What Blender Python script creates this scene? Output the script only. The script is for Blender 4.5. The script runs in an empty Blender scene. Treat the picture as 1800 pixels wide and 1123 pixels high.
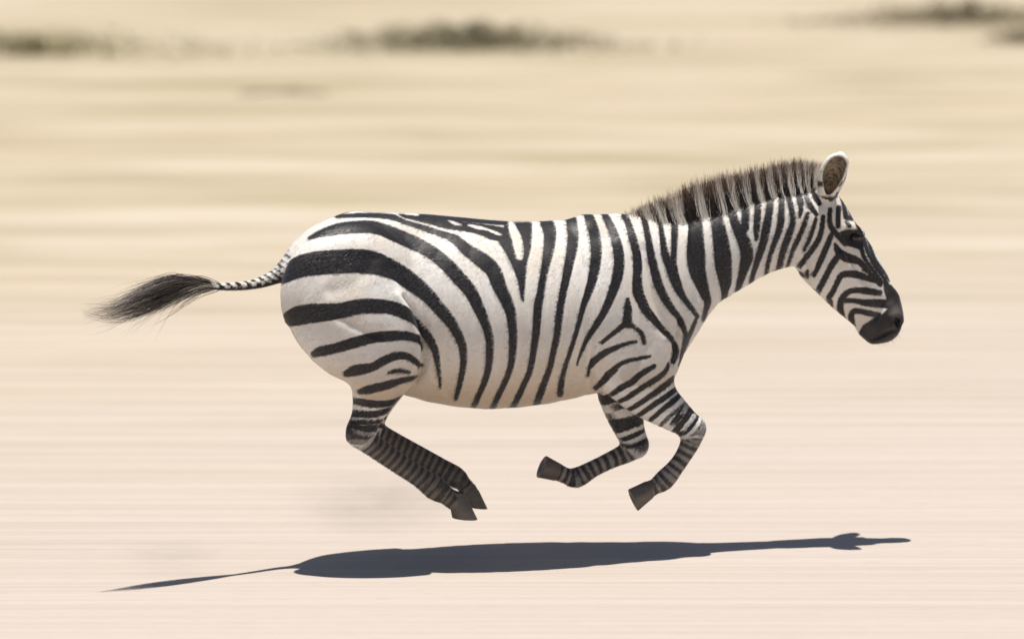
import bpy, math, random
import numpy as np
random.seed(7); rng = np.random.default_rng(7)
sc = bpy.context.scene
COL = sc.collection
# ------------------------------------------------------------------ camera, sky, sun, exposure
S = 550.0                       # photograph pixels per metre at the animal
D = 22.0                        # camera distance
TH = math.radians(8.6)         # camera looks down
PSI = math.radians(13.0)        # the animal runs slightly away from the camera
ZC = 0.773                      # height of the aim point over the ground
fwd = np.array([0, math.cos(TH), -math.sin(TH)]); right = np.array([1.0, 0, 0]); up = np.array([0, math.sin(TH), math.cos(TH)])
AIM = np.array([0, 0, ZC]); CAM = AIM - D * fwd
W0, H0 = 1800.0, 1123.0
hf = 2 * math.atan((W0 / S / 2) / D)
cd = bpy.data.cameras.new('camera'); cam = bpy.data.objects.new('camera', cd); COL.objects.link(cam)
cam.location = CAM; cam.rotation_euler = (math.pi / 2 - TH, 0, 0)
cd.sensor_width = 36; cd.lens_unit = 'FOV'; cd.angle = hf; cd.clip_start = 0.5; cd.clip_end = 3000
cd.dof.use_dof = True; cd.dof.focus_distance = D - 0.15; cd.dof.aperture_fstop = 1.6
sc.camera = cam
SUN = np.array([-math.sin(math.radians(2.4)), -math.sin(math.radians(2.5)), 1.0]); SUN /= np.linalg.norm(SUN)
world = bpy.data.worlds.new('World'); sc.world = world; world.use_nodes = True
nt = world.node_tree; nt.nodes.clear()
sky = nt.nodes.new('ShaderNodeTexSky'); sky.sky_type = 'NISHITA'; sky.sun_disc = False
sky.sun_elevation = math.asin(SUN[2]); sky.sun_rotation = math.atan2(SUN[0], SUN[1])
bg = nt.nodes.new('ShaderNodeBackground'); bg.inputs['Strength'].default_value = 0.05
wo = nt.nodes.new('ShaderNodeOutputWorld')
nt.links.new(sky.outputs[0], bg.inputs[0]); nt.links.new(bg.outputs[0], wo.inputs[0])
sl = bpy.data.lights.new('sun', 'SUN'); sl.energy = 4.6; sl.angle = math.radians(0.53); sl.color = (1.0, 0.955, 0.89)
so = bpy.data.objects.new('sun', sl); COL.objects.link(so)
from mathutils import Vector
so.rotation_euler = Vector(SUN).to_track_quat('Z', 'Y').to_euler(); so.location = (0, 0, 12)
sc.view_settings.view_transform = 'Standard'; sc.view_settings.look = 'None'
sc.view_settings.exposure = 0.45; sc.view_settings.gamma = 1.0
sc.view_settings.use_curve_mapping = False

# ------------------------------------------------------------------ geometry of the traced side view
E = np.array([math.cos(PSI), math.sin(PSI), 0]); N = np.array([math.sin(PSI), -math.cos(PSI), 0]); K = np.array([0, 0, 1.0])
FP = (W0 / 2) / math.tan(hf / 2)
def P(u, v, L=0.0):
    """side-view pixel on the animal's plane at lateral offset L px -> local (X, L, Z) metres, Z over the ground"""
    L = L / S
    d = fwd + right * (u - W0 / 2) / FP - up * (v - H0 / 2) / FP
    t = (L - CAM @ N) / (d @ N)
    p = CAM + t * d
    return np.array([p @ E, L, p[2]])
def proj(X, L, Z):
    """local -> side-view pixel"""
    p = X[:, None] * E + L[:, None] * N + Z[:, None] * K - CAM
    dz = p @ fwd
    return W0 / 2 + FP * (p @ right) / dz, H0 / 2 - FP * (p @ up) / dz
def G(u, v):
    """pixel -> point on the ground"""
    d = fwd + right * (u - W0 / 2) / FP - up * (v - H0 / 2) / FP
    t = -CAM[2] / d[2]
    p = CAM + t * d
    return p
def catmull(pts, n=6):
    p = np.asarray(pts, float)
    if len(p) < 3: 
        t = np.linspace(0, 1, n + 1)[:, None]; return p[0] * (1 - t) + p[-1] * t
    q = np.vstack([2 * p[0] - p[1], p, 2 * p[-1] - p[-2]]); out = []
    for i in range(1, len(q) - 2):
        for k in range(n):
            t = k / n
            out.append(0.5 * (2 * q[i] + (q[i + 1] - q[i - 1]) * t + (2 * q[i - 1] - 5 * q[i] + 4 * q[i + 1] - q[i + 2]) * t * t + (3 * q[i] - q[i - 1] - 3 * q[i + 1] + q[i + 2]) * t ** 3))
    out.append(q[-2]); return np.array(out)

# ------------------------------------------------------------------ anatomy: chains of (u, v, r, half width, L) in side-view px
def sym(ch): return [ch, [(a, b, c, d, -e) for a, b, c, d, e in ch]]
trunk = [(634,524,134,92,0),(695,530,149,92,0),(740,538,156,102,0),(790,548,162,124,0),(860,556,163,132,0),(940,554,158,126,0),(1010,545,152,106,0),(1070,537,149,84,0),(1104,538,130,72,0),(1124,566,84,62,0)]
withers = [(1030,401,14,22,0),(1080,396,14,16,0),(1120,400,16,16,0)]
croup = [(510,470,18,26,0),(534,443,23,38,0),(570,421,27,50,0),(622,410,30,54,0)]
spine = [(610,402,18,28,0),(640,396,18,30,0),(760,404,18,26,0),(900,412,16,24,0),(1030,404,14,22,0)]
neck = [(1146,503,96,60,0),(1203,472,86,47,0),(1265,446,75,40,0),(1331,417,68,37,0),(1385,402,66,42,0),(1425,392,58,42,0)]
head = [(1440,384,50,42,0),(1452,420,60,42,0),(1470,453,64,41,0),(1494,486,62,33,0),(1520,520,53,26,0),(1540,548,44,24,0),(1550,567,37,26,0)]
muzzle_top = [(1562,528,18,17,0),(1569,552,16,22,0)]
chin = [(1525,578,16,15,0),(1534,590,13,14,0)]
haunch = [(621,518,128,66,54),(640,560,113,66,72),(663,596,85,48,92),(671,622,74,44,91)]
haunch_f = [(642,502,117,64,-56),(655,556,104,64,-64),(668,602,82,60,-72),(672,622,72,54,-73)]
gaskin_n = [(672,625,66,42,89),(668,660,52,38,78),(657,698,37,30,66),(646,730,27,24,63),(637,756,23,21,62),(636,766,20,19,62)]
hockpt_n = [(640,722,9,9,62),(622,752,11,12,62),(620,766,12,12,62)]
cannon_n = [(637,768,21,19,62),(662,787,19,16,62),(700,813,18,14,62),(740,839,18,15,62),(766,858,21,18,62),(784,870,16,15,62),(800,880,17,17,62)]
gaskin_f = [(672,625,66,52,-77),(670,660,52,42,-73),(662,695,37,30,-64),(655,725,27,24,-58),(650,748,23,21,-56),(652,756,20,19,-56)]
hockpt_f = [(650,716,9,9,-56),(637,742,11,12,-56),(636,755,12,12,-56)]
cannon_f = [(654,757,20,18,-56),(690,775,17,14,-56),(730,796,16,13,-56),(775,822,17,14,-56),(800,838,19,17,-56),(813,848,14,14,-56),(822,860,15,15,-56)]
shoulder = [(1118,470,62,34,36),(1122,540,78,36,42),(1128,600,72,38,48),(1126,630,66,38,50)]
arm_n = [(1122,640,58,34,48),(1118,668,48,32,50),(1142,694,43,29,48),(1175,720,33,25,46),(1204,742,25,22,45),(1217,753,23,21,45)]
fore_n = [(1217,755,23,22,45),(1214,775,18,17,45),(1203,798,15,13,45),(1188,820,15,13,45),(1168,843,18,16,45),(1151,855,14,13,45),(1137,862,15,15,45)]
arm_f = [(1115,645,56,34,-48),(1092,678,44,31,-48),(1096,715,36,28,-48),(1106,752,27,24,-50),(1117,780,23,22,-50)]
fore_f = [(1117,784,22,21,-50),(1100,796,18,16,-50),(1070,810,15,13,-50),(1040,825,15,13,-50),(1014,839,18,16,-50),(996,836,14,13,-50),(982,830,15,15,-50)]
tail = [(520,466,20,20,0),(500,478,16,16,1),(485,486,13,12,3),(466,494,10.5,10,8),(444,500,8.5,8.5,20),(418,503,7.5,7.5,36),(390,504,6.5,6.5,52),(360,502,5.5,5.5,68),(338,503,4,4,80)]
brow = [(1492,398,10,10,33),(1504,404,9,8,35),(1514,412,7,8,33)]
jaw = [(1436,440,30,14,27),(1446,474,30,14,25),(1466,500,22,12,20)]
earbase = [(1446,350,17,14,20),(1454,336,15,13,30)]

def chain_pts(ch, n=3, mir=False):
    c = catmull([tuple(x) for x in ch], n)
    out = np.array([np.concatenate([P(u, v, L), [max(r, 2) / S, max(w, 2) / S]]) for u, v, r, w, L in c])
    if mir: out[:, 1] *= -1
    return out           # X, L, Z, r, w
def chain_eval(C, X, L, Z, want_s=False):
    best = None; bs = None; acc = 0.0
    for a, b in zip(C[:-1], C[1:]):
        dx, dz = b[0] - a[0], b[2] - a[2]; l2 = dx * dx + dz * dz + 1e-12
        t = np.clip(((X - a[0]) * dx + (Z - a[2]) * dz) / l2, 0, 1)
        qx = X - a[0] - t * dx; qz = Z - a[2] - t * dz; ql = L - a[1] - t * (b[1] - a[1])
        r = a[3] + t * (b[3] - a[3]); w = a[4] + t * (b[4] - a[4])
        f = (np.sqrt((qx * qx + qz * qz) / (r * r) + ql * ql / (w * w)) - 1) * np.minimum(r, w)
        if best is None:
            best = f; bs = acc + t * math.sqrt(l2) if want_s else None
        else:
            if want_s: bs = np.where(f < best, acc + t * math.sqrt(l2), bs)
            best = np.minimum(best, f)
        acc += math.sqrt(l2)
    return (best, bs) if want_s else best

H = 0.0042
lo = P(320, 1000); hi = P(1620, 240)
x0, x1 = lo[0] - .02, hi[0] + .05; z0, z1 = 0.02, P(1470, 240)[2] + .06; l0, l1 = -0.36, 0.36
gx = np.arange(x0, x1, H, dtype=np.float32); gl = np.arange(l0, l1, H, dtype=np.float32); gz = np.arange(z0, z1, H, dtype=np.float32)
F = np.full((len(gx), len(gl), len(gz)), 0.2, np.float32)
def box(cx0, cx1, cl0, cl1, cz0, cz1):
    i = [max(0, int((cx0 - x0) / H)), min(len(gx), int((cx1 - x0) / H) + 2), max(0, int((cl0 - l0) / H)), min(len(gl), int((cl1 - l0) / H) + 2), max(0, int((cz0 - z0) / H)), min(len(gz), int((cz1 - z0) / H) + 2)]
    sl_ = (slice(i[0], i[1]), slice(i[2], i[3]), slice(i[4], i[5]))
    return sl_, gx[sl_[0]][:, None, None], gl[sl_[1]][None, :, None], gz[sl_[2]][None, None, :]
def smin(a, b, k):
    h = np.maximum(k - np.abs(a - b), 0) / k
    return np.minimum(a, b) - h * h * k * 0.25
def add_chain(ch, k, n=3, mir=False, sub=False):
    C = chain_pts(ch, n, mir).astype(np.float32); m = k + 0.02
    r = C[:, 3]; w = C[:, 4]
    s_, X, L, Z = box((C[:, 0] - r).min() - m, (C[:, 0] + r).max() + m, (C[:, 1] - w).min() - m, (C[:, 1] + w).max() + m, (C[:, 2] - r).min() - m, (C[:, 2] + r).max() + m)
    f = chain_eval(C, X, L, Z)
    F[s_] = -smin(-F[s_], f, k) if sub else smin(F[s_], f, k)
def add_ell(u, v, L, a, b, c, ang, k, sub=False, yaw=0.0, mir=False):
    """ellipsoid: a along the axis (ang degrees from vertical, leaning right), b across in plane, c lateral"""
    c0 = P(u, v, L); c0[1] *= -1 if mir else 1; m = k + .015; R = max(a, b, c) / S
    s_, X, LL, Z = box(c0[0] - R - m, c0[0] + R + m, c0[1] - R - m, c0[1] + R + m, c0[2] - R - m, c0[2] + R + m)
    an = math.radians(ang); ax = (math.sin(an), math.cos(an)); ay = math.radians(yaw)
    p = (X - c0[0]) * ax[0] + (Z - c0[2]) * ax[1]; q0 = (X - c0[0]) * ax[1] - (Z - c0[2]) * ax[0]; l_ = LL - c0[1]
    q = q0 * math.cos(ay) + l_ * math.sin(ay); l = -q0 * math.sin(ay) + l_ * math.cos(ay)
    f = (np.sqrt((p * S / a) ** 2 + (q * S / b) ** 2 + (l * S / c) ** 2) - 1) * min(a, b, c) / S
    F[s_] = -smin(-F[s_], f, k) if sub else smin(F[s_], f, k)

add_chain(trunk, .03, 2)
add_chain(spine, .04); add_chain(croup, .04); add_chain(withers, .05)
add_chain(haunch, .009); add_chain(haunch_f, .02)
for c in sym(shoulder): add_chain(c, .05)
add_chain(neck, .05); add_chain(head, .03)
add_chain(muzzle_top, .02); add_chain(chin, .02)
for mi in (False, True): add_chain(brow, .016, mir=mi); add_chain(jaw, .025, mir=mi)
for g, h_, c in ((gaskin_n, hockpt_n, cannon_n), (gaskin_f, hockpt_f, cannon_f)):
    add_chain(g, .02); add_chain(h_, .02); add_chain(c, .012)
add_chain(arm_n, .03); add_chain(fore_n, .012); add_chain(arm_f, .03); add_chain(fore_f, .012)
add_chain(tail, .02)
earo = [(1451,344,13,11,24),(1455,327,19,12,38),(1462,309,24,13,56),(1469,293,22.5,12,70),(1475,286,18,9,80)]
eari = [(1457,334,8,8,43),(1460,322,13.5,11,54),(1465,307,18.5,12,70),(1471,294,18,11,84),(1475,288,12.5,8,91)]
earo_f = [(1456,346,13,11,-24),(1460,330,18,12,-36),(1467,310,21,13,-52),(1473,291,18,11,-68),(1478,275,9,7,-78)]
eari_f = [(1460,334,8,8,-43),(1464,322,13.5,11,-52),(1470,306,16,12,-66),(1475,291,13,10,-80),(1479,279,6,6,-88)]
add_chain(earbase, .02); add_chain(earbase, .02, mir=True); add_chain(earo, .008); add_chain(earo_f, .008)
add_chain(eari, .005, sub=True); add_chain(eari_f, .005, sub=True)
for mi in (False, True):
    add_ell(1577, 565, 19, 12, 6.5, 10, -25, .008, sub=True, mir=mi)          # nostrils
    add_ell(1504, 418, 42, 6, 9, 7, 20, .006, sub=True, mir=mi)           # eye sockets
    add_ell(1550, 592, 26, 2.6, 24, 9, -28, .006, sub=True, mir=mi)       # mouth line

# ---- naive surface nets
ins = F < 0
c8 = [(i, j, k) for i in (0, 1) for j in (0, 1) for k in (0, 1)]
nx_, ny_, nz_ = F.shape
cnt = np.zeros((nx_ - 1, ny_ - 1, nz_ - 1), np.uint8)
for i, j, k in c8: cnt += ins[i:nx_ - 1 + i, j:ny_ - 1 + j, k:nz_ - 1 + k]
act = np.argwhere((cnt > 0) & (cnt < 8))
idx = np.full(cnt.shape, -1, np.int32); idx[act[:, 0], act[:, 1], act[:, 2]] = np.arange(len(act))
vals = {c: F[act[:, 0] + c[0], act[:, 1] + c[1], act[:, 2] + c[2]] for c in c8}
acc = np.zeros((len(act), 3)); num = np.zeros(len(act))
for a in c8:
    for ax in range(3):
        if a[ax]: continue
        b = list(a); b[ax] = 1; b = tuple(b)
        va, vb = vals[a], vals[b]; m = (va < 0) != (vb < 0)
        t = np.where(m, va / np.where(m, va - vb, 1), 0)
        p = np.repeat(np.array(a, float)[None], len(act), 0); p[:, ax] += t
        acc[m] += p[m]; num[m] += 1
V = (act + acc / num[:, None]) * H + np.array([x0, l0, z0])
faces = []
for ax in range(3):
    sa = [slice(0, n) for n in F.shape]; sb = list(sa)
    sa[ax] = slice(0, F.shape[ax] - 1); sb[ax] = slice(1, F.shape[ax])
    A, B = ins[tuple(sa)], ins[tuple(sb)]
    e = np.argwhere(A != B); fl = A[e[:, 0], e[:, 1], e[:, 2]]
    o1, o2 = [(1, 2), (2, 0), (0, 1)][ax]
    def cell(d1, d2):
        q = e.copy(); q[:, o1] -= d1; q[:, o2] -= d2
        return idx[q[:, 0], q[:, 1], q[:, 2]]
    q = np.stack([cell(1, 1), cell(0, 1), cell(0, 0), cell(1, 0)], 1)
    q[~fl] = q[~fl][:, ::-1]; faces.append(q)
Q = np.concatenate(faces); Q = Q[(Q >= 0).all(1)]
del F, ins, cnt
# smoothing
ed = np.concatenate([Q[:, [0, 1]], Q[:, [1, 2]], Q[:, [2, 3]], Q[:, [3, 0]]])
deg = np.bincount(ed[:, 0], minlength=len(V)) + np.bincount(ed[:, 1], minlength=len(V))
def lap(V):
    s_ = np.zeros_like(V)
    for d in range(V.shape[1]):
        s_[:, d] = np.bincount(ed[:, 0], V[ed[:, 1], d], len(V)) + np.bincount(ed[:, 1], V[ed[:, 0], d], len(V))
    return s_ / np.maximum(deg, 1)[:, None]
for it in range(4):
    V = V + 0.6 * (lap(V) - V); V = V - 0.62 * (lap(V) - V) if it % 2 == 1 else V
# vertex normals
fn = np.cross(V[Q[:, 2]] - V[Q[:, 0]], V[Q[:, 3]] - V[Q[:, 1]])
VN = np.zeros_like(V)
for c in range(4):
    for d in range(3): VN[:, d] += np.bincount(Q[:, c], fn[:, d], len(V))
VN /= np.linalg.norm(VN, axis=1)[:, None] + 1e-12

# ------------------------------------------------------------------ the coat pattern, as strokes (u, v, width)
U0, V0, UW, VH = 470, 250, 1150, 520
SDF = np.full((VH, UW), -14.0, np.float32)
def stroke_field(pts, n=5):
    c = catmull(pts, n); out = np.full((VH, UW), -30.0, np.float32)
    for a, b in zip(c[:-1], c[1:]):
        m = max(a[2], b[2]) / 2 + 14
        ua, ub = int(max(0, min(a[0], b[0]) - m - U0)), int(min(UW, max(a[0], b[0]) + m - U0 + 1))
        va, vb = int(max(0, min(a[1], b[1]) - m - V0)), int(min(VH, max(a[1], b[1]) + m - V0 + 1))
        if ub <= ua or vb <= va: continue
        uu = np.arange(ua, ub)[None] + U0; vv = np.arange(va, vb)[:, None] + V0
        dx, dy = b[0] - a[0], b[1] - a[1]; t = np.clip(((uu - a[0]) * dx + (vv - a[1]) * dy) / (dx * dx + dy * dy + 1e-9), 0, 1)
        d = np.hypot(uu - a[0] - t * dx, vv - a[1] - t * dy)
        out[va:vb, ua:ub] = np.maximum(out[va:vb, ua:ub], np.maximum(a[2] + t * (b[2] - a[2]), .5) / 2 - d)
    return out
def black(*pts):
    global SDF; SDF = np.maximum(SDF, stroke_field(pts))
def white(*pts):
    global SDF; SDF = np.minimum(SDF, -stroke_field(pts))
def poly(pts, sign=1):
    global SDF
    uu, vv = np.meshgrid(np.arange(UW) + U0, np.arange(VH) + V0); inside = np.zeros(uu.shape, bool); dist = np.full(uu.shape, 30.0)
    for (xa, ya), (xb, yb) in zip(pts, pts[1:] + pts[:1]):
        cr = ((ya > vv) != (yb > vv)) & (uu < (xb - xa) * (vv - ya) / ((yb - ya) or 1e-9) + xa); inside ^= cr
        dx, dy = xb - xa, yb - ya; t = np.clip(((uu - xa) * dx + (vv - ya) * dy) / (dx * dx + dy * dy), 0, 1)
        dist = np.minimum(dist, np.hypot(uu - xa - t * dx, vv - ya - t * dy))
    f = np.where(inside, dist, -dist)
    SDF = np.maximum(SDF, f) if sign > 0 else np.minimum(SDF, -f)
# rump and flank
black((592,381,3),(620,379,5),(660,379,6),(690,382,8),(710,388,9),(740,398,10),(780,412,11),(800,421,14),(822,440,19),(851,460,25),(869,479,24),(878,503,22),(890,528,19),(898,550,16),(901,575,13),(902,596,12),(901,620,11),(898,642,9),(892,662,8),(885,678,7),(876,698,6),(868,716,6))
black((544,419,3),(560,412,9),(590,404,17),(620,400,19),(650,399,19),(676,405,20),(706,418,22),(734,430,22),(762,446,21),(786,466,22),(806,488,22),(826,511,21),(840,538,18),(850,560,15),(857,580,13),(861,600,12),(861,620,11),(860,638,10),(856,658,9),(850,676,8),(843,692,6),(836,712,5))
black((496,494,8),(510,479,27),(530,468,36),(560,463,39),(600,460,39),(630,459,39),(656,462,38),(680,470,33),(702,480,29),(722,494,27),(740,508,25),(758,526,22),(774,544,20),(789,562,18),(802,582,15),(810,600,13),(814,614,12),(815,636,10),(812,658,8),(807,678,6),(803,694,4))
black((746,578,5),(754,594,13),(760,606,12),(766,620,10),(770,644,6),(773,664,4),(774,682,2))
black((500,564,18),(520,556,30),(544,551,32),(570,549,29),(600,546,25),(630,539,24),(660,538,23),(684,540,22),(704,547,20),(722,556,18),(736,570,13),(744,586,7))
black((552,622,9),(566,617,15),(590,612,15),(620,603,17),(650,595,16),(680,591,16),(710,590,14),(732,595,11),(742,606,6),(745,618,3))
black((610,656,10),(628,650,17),(654,645,13),(676,633,13),(698,625,12),(718,627,10),(734,639,7),(743,647,4))
black((684,655,3),(702,651,6),(720,654,3))
black((633,688,7),(646,685,12),(662,681,13),(682,676,12),(704,669,9),(730,663,5))
black((618,703,9),(650,709,11),(670,710,10),(690,707,8),(708,698,5))
black((616,726,11),(650,728,10),(666,726,9),(690,718,5))
black((612,741,6),(645,742,6),(672,740,5)); black((606,751,8),(640,753,9),(668,751,8))
# back
black((704,379,3),(720,382,5),(750,389,12),(780,393,15),(820,402,20),(860,408,22),(885,413,24))
black((740,380,5),(820,387,6),(900,393,6))
white((698,378,4),(712,385,5),(736,391,6),(760,398,7),(780,404,8),(800,408,9),(820,412,12),(845,420,14),(870,432,14))
white((788,388,4),(798,392,8),(810,396,6)); white((824,396,6),(840,400,9),(858,404,7),(875,411,8),(886,416,3)); white((862,394,2),(878,398,3))
poly([(878,426),(885,410),(888,392),(934,392),(934,414),(932,436),(925,466),(923,494),(920,530),(917,524),(912,496),(903,470),(892,448)])
white((899,394,14),(902,404,17),(908,418,20),(912,436,20),(914,451,15))
# barrel
black((961,392,20),(965,400,21),(967,417,19),(964,442,16),(959,468,12),(954,494,11),(950,518,12),(945.6,540,13),(944,564,12),(942,590,11),(940,604,10),(936,630,9),(931,654,8),(922,674,7),(913,694,7),(901,716,7))
black((1004,383,16),(1005,391,17),(1007.6,414,17),(1005,440,16),(1000.6,462,14),(995.6,488,12),(990,514,11),(985,542,11),(982,566,11),(979,592,10),(973,618,9),(968,642,8),(961,662,8),(954,680,9),(945,706,10))
black((1033,376,13),(1038,388,15),(1045,412,17),(1048,440,17),(1047,466,15),(1043,488,14),(1035,514,12),(1025,542,9),(1019,565,7),(1011,592,6),(1000,626,5),(992,650,6),(987,674,8),(985,692,9))
black((1062,375,8),(1067,385,10),(1078,408,13),(1085,434,15),(1088,460,16),(1085,486,15),(1078,510,14),(1066,540,11),(1054,562,9),(1042,582,7),(1032,600,5),(1020,630,3),(1016,642,1.5))
black((1098,380,9),(1104,392,9),(1112,418,12),(1119,444,13),(1121,468,14),(1120,490,15),(1121,512,18),(1128,530,16),(1138,548,14),(1152,564,11),(1166,580,9),(1178,592,8),(1186,604,7.5),(1189,620,7),(1184,636,5))
black((1130,378,8),(1134,392,8),(1141,426,9),(1146,452,11),(1152,478,12),(1159,502,13),(1170,526,12),(1182,544,10),(1196,562,8),(1205,588,6),(1203,604,5))
black((1156,376,7),(1161,394,6),(1165,422,8),(1170,450,11),(1178,470,14),(1186,490,16),(1193,508,13),(1202,524,9),(1212,537,7),(1226,556,5))
black((1184,370,9),(1186,385,8),(1186,410,10),(1185,440,8),(1184,466,10),(1188,486,10))
black((1216,364,18),(1220,378,18),(1223,400,23),(1223,430,28),(1224,454,31),(1226,476,27),(1233,498,21),(1240,516,14),(1244,530,10),(1241,544,7),(1236,562,4))
black((1252,356,16),(1258,376,17),(1265,410,24),(1270,446,28),(1272,470,27),(1275,494,20),(1274,512,11),(1273,535,7))
black((1276,346,12),(1281,360,12),(1287,377,13),(1296,402,15),(1308,425,20),(1313,450,20),(1307,475,14),(1300,499,9),(1295,516,5))
black((1303,336,13),(1307,352,13),(1311,377,12),(1309,402,13))
black((1328,330,10),(1332,347,11),(1332,375,10),(1330,402,9),(1329.6,422,3))
black((1352,328,10),(1354.6,345,10),(1352,375,11),(1347,402,13),(1342,427,12),(1335,450,11),(1327,475,8),(1320,498,5))
black((1374,328,5),(1374.5,340,5),(1374,370,9),(1372,395,10),(1364.5,420,8),(1357,440,6),(1351,462,5),(1346,488,4))
black((1378,324,7),(1384,340,7),(1391,365,8),(1394,390,8),(1386,416,10),(1378,438,10),(1372,462,9),(1367,486,8))
black((1398,318,8),(1402,338,7),(1407,354,8),(1408,369,5),(1406,381,2))
black((1414,312,6),(1415,325,5),(1417,345,5),(1425,363,6),(1435,377,4))
black((1427,322,4),(1429,336,4),(1434,348,6),(1440,358,5))
black((1224,560,3),(1216,580,5),(1208,598,5),(1201,616,6),(1197,642,6))
black((892,662,8),(884,680,7.5),(874,700,7),(864,722,6)); black((856,658,9),(849,678,8),(841,696,7),(832,716,6)); black((812,658,8),(807,680,7),(802,700,5)); black((931,654,8),(922,674,8),(912,696,8),(900,720,7)); black((961,662,9),(954,682,9),(944,710,9))
# face
black((1420,376,3),(1414,396,5),(1406,415,6),(1398,430,6),(1392,447,5),(1386,464,4),(1384,474,3))
black((1434,385,2.5),(1429,403,3.5),(1421.5,424,3.5),(1414,440,2.5))
black((1447,381,4),(1445,399,5),(1440,418,6),(1431,434,6),(1419,451,6),(1404,470,5.5),(1396,484,6))
black((1464,408,4),(1458,421,6),(1452,436,7),(1445,452,7),(1439,466,6),(1431,484,4))
black((1459,368,4),(1458,387,5),(1461,399,6),(1469,410,6),(1478,421,5),(1486,430,4))
black((1476,446,5),(1468,457,8),(1459,471,7),(1451,487,7),(1443.5,501,7),(1432,524,6))
black((1468,429,2),(1473,441,9),(1483,450,13),(1496,455,12),(1508,459,9),(1518,467,6),(1527,478,4.5),(1538,490,4.5),(1547,500,5))
black((1518,474,2.5),(1528,479,3))
black((1419,478,3),(1417,490,5),(1411,506,5))
black((1549,497,5),(1540,493,7),(1527,490,7),(1508,483,9),(1490,481,8),(1478,485,7),(1471,498,6),(1463,514,6),(1457,524,6),(1460,534,5),(1458,548,5))
black((1546,515,7),(1527,512,8),(1508,510,7),(1496,511,6),(1487,516,6),(1480,525,8),(1477,536,8),(1478,548,8),(1482,562,7))
black((1562,535,12),(1540,533,11),(1520,532,8),(1505,529,5),(1487,528,5))
black((1545,555,8),(1530,551,7),(1512,547,6),(1501,547,6),(1496,556,7),(1499,572,6))
poly([(1554,498),(1571,503),(1592,524),(1604,565),(1586,606),(1550,622),(1508,610),(1509,590),(1518,573),(1534,563),(1548,556),(1561,546),(1561,528),(1556,512)])
poly([(1478,409),(1486,405.5),(1502,405),(1516,408),(1519,418),(1517,430),(1511,437),(1496,432),(1485,429)])
black((1470,330,2),(1480,350,3),(1485,370,4),(1488,382,6),(1496,384,4)); black((1477,336,2),(1490,356,3),(1496,375,4),(1497,385,3))
black((1484,343,2.5),(1499,362,2.5),(1504,378,2.5),(1507,395,3),(1514,408,4)); black((1488,390,3),(1493,398,3))
black((1490,345,2),(1505,365,2.5),(1515,390,2.5),(1524,416,4),(1532,440,4),(1539,457,4),(1551,474,4),(1563,493,4))
black((1518,418,5),(1524,440,3.5),(1530,453,3.5),(1540,470,4),(1551,484,4),(1561,500,4))
black((1514,436,4),(1518,450,4),(1527,465,3.5),(1539,481,3.5),(1549,495,4))
black((1460,350,5),(1468,344,5)); black((1474,365,5),(1473,385,5),(1473,398,4))
# shoulder and forearm
black((1102,526,4),(1103,544,11),(1102,558,12),(1102,568,14)); black((1100,568,9),(1088,578,6),(1072,591,5),(1058,602,3.5)); black((1104,568,9),(1116,576,5),(1128,586,6),(1133,602,6))
black((1118,600,3),(1098,605,5),(1080,612,7),(1060,622,9),(1046,634,8),(1038,646,6),(1034,660,3))
black((1142,626,3),(1124,630,4),(1104,634,5),(1090,640,6),(1076,654,10),(1060,670,9),(1047,683,4))
black((1150,643,5),(1126,658,8),(1110,672,9),(1092,682,8),(1080,690,6),(1066,699,3))
black((1176,640,4),(1168,654,6),(1150,668,8),(1130,680,7),(1108,696,6),(1088,706,4))
black((1184,664,6),(1164,681,9),(1140,698,7),(1118,713,6),(1098,724,4))
black((1188,684,6),(1172,696,8),(1154,708,7),(1134,722,6),(1112,738,4))
black((1200,690,5),(1182,706,8),(1164,720,6),(1144,738,5)); black((1214,700,5),(1196,716,7),(1178,732,6),(1158,752,4))
def look(u, v, A=None):
    A = SDF if A is None else A
    a = np.clip(u - U0, 0, UW - 2); b = np.clip(v - V0, 0, VH - 2); i = a.astype(int); j = b.astype(int); fx = a - i; fy = b - j
    return (A[j, i] * (1 - fx) + A[j, i + 1] * fx) * (1 - fy) + (A[j + 1, i] * (1 - fx) + A[j + 1, i + 1] * fx) * fy
def sm_(x, a, b): t = np.clip((x - a) / (b - a), 0, 1); return t * t * (3 - 2 * t)
# low relief of muscle, bone and skin folds: (strokes, depth in mm, softness)
REL = np.zeros((VH, UW), np.float32)
def relief(depth, soft, *pts):
    global REL; depth = depth * 1.5
    f = stroke_field([(u, v, 1) for u, v in pts]); REL += depth / 1000 * np.exp(-(np.clip(.5 - f, 0, 30) / soft) ** 2)
relief(-3.4, 12, (655,455),(640,480),(618,500),(585,512)); relief(2, 14, (560,500),(545,530),(560,560)); relief(-4, 9, (600,560),(640,580),(668,590))
relief(2, 16, (560,440),(600,430),(640,432)); relief(-4, 12, (690,470),(722,520),(742,570)); relief(-4, 7, (748,575),(750,620),(742,660))
relief(-5, 12, (1040,470),(1035,560),(1022,640)); relief(4, 14, (1085,430),(1100,500),(1110,570)); relief(-4, 10, (1135,440),(1150,520),(1172,580))
relief(-2, 9, (1140,600),(1120,630),(1080,660)); relief(1, 14, (1160,600),(1170,630),(1150,660)); relief(-4, 7, (1060,650),(1080,672),(1110,690))
relief(-3.5, 9, (1215,400),(1225,450),(1235,520)); relief(-3, 10, (1350,400),(1345,440),(1330,480)); relief(-4, 5, (1412,400),(1412,440),(1424,480))
relief(-3.5, 3.5, (1532,596),(1545,592),(1562,584),(1576,580)); relief(2.5, 5, (1566,556),(1580,556),(1588,566)); relief(-4, 6, (1486,440),(1505,470),(1524,500)); relief(3, 5, (1478,446),(1496,474),(1512,500)); relief(-3, 5, (1555,530),(1545,552),(1530,566))
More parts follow.
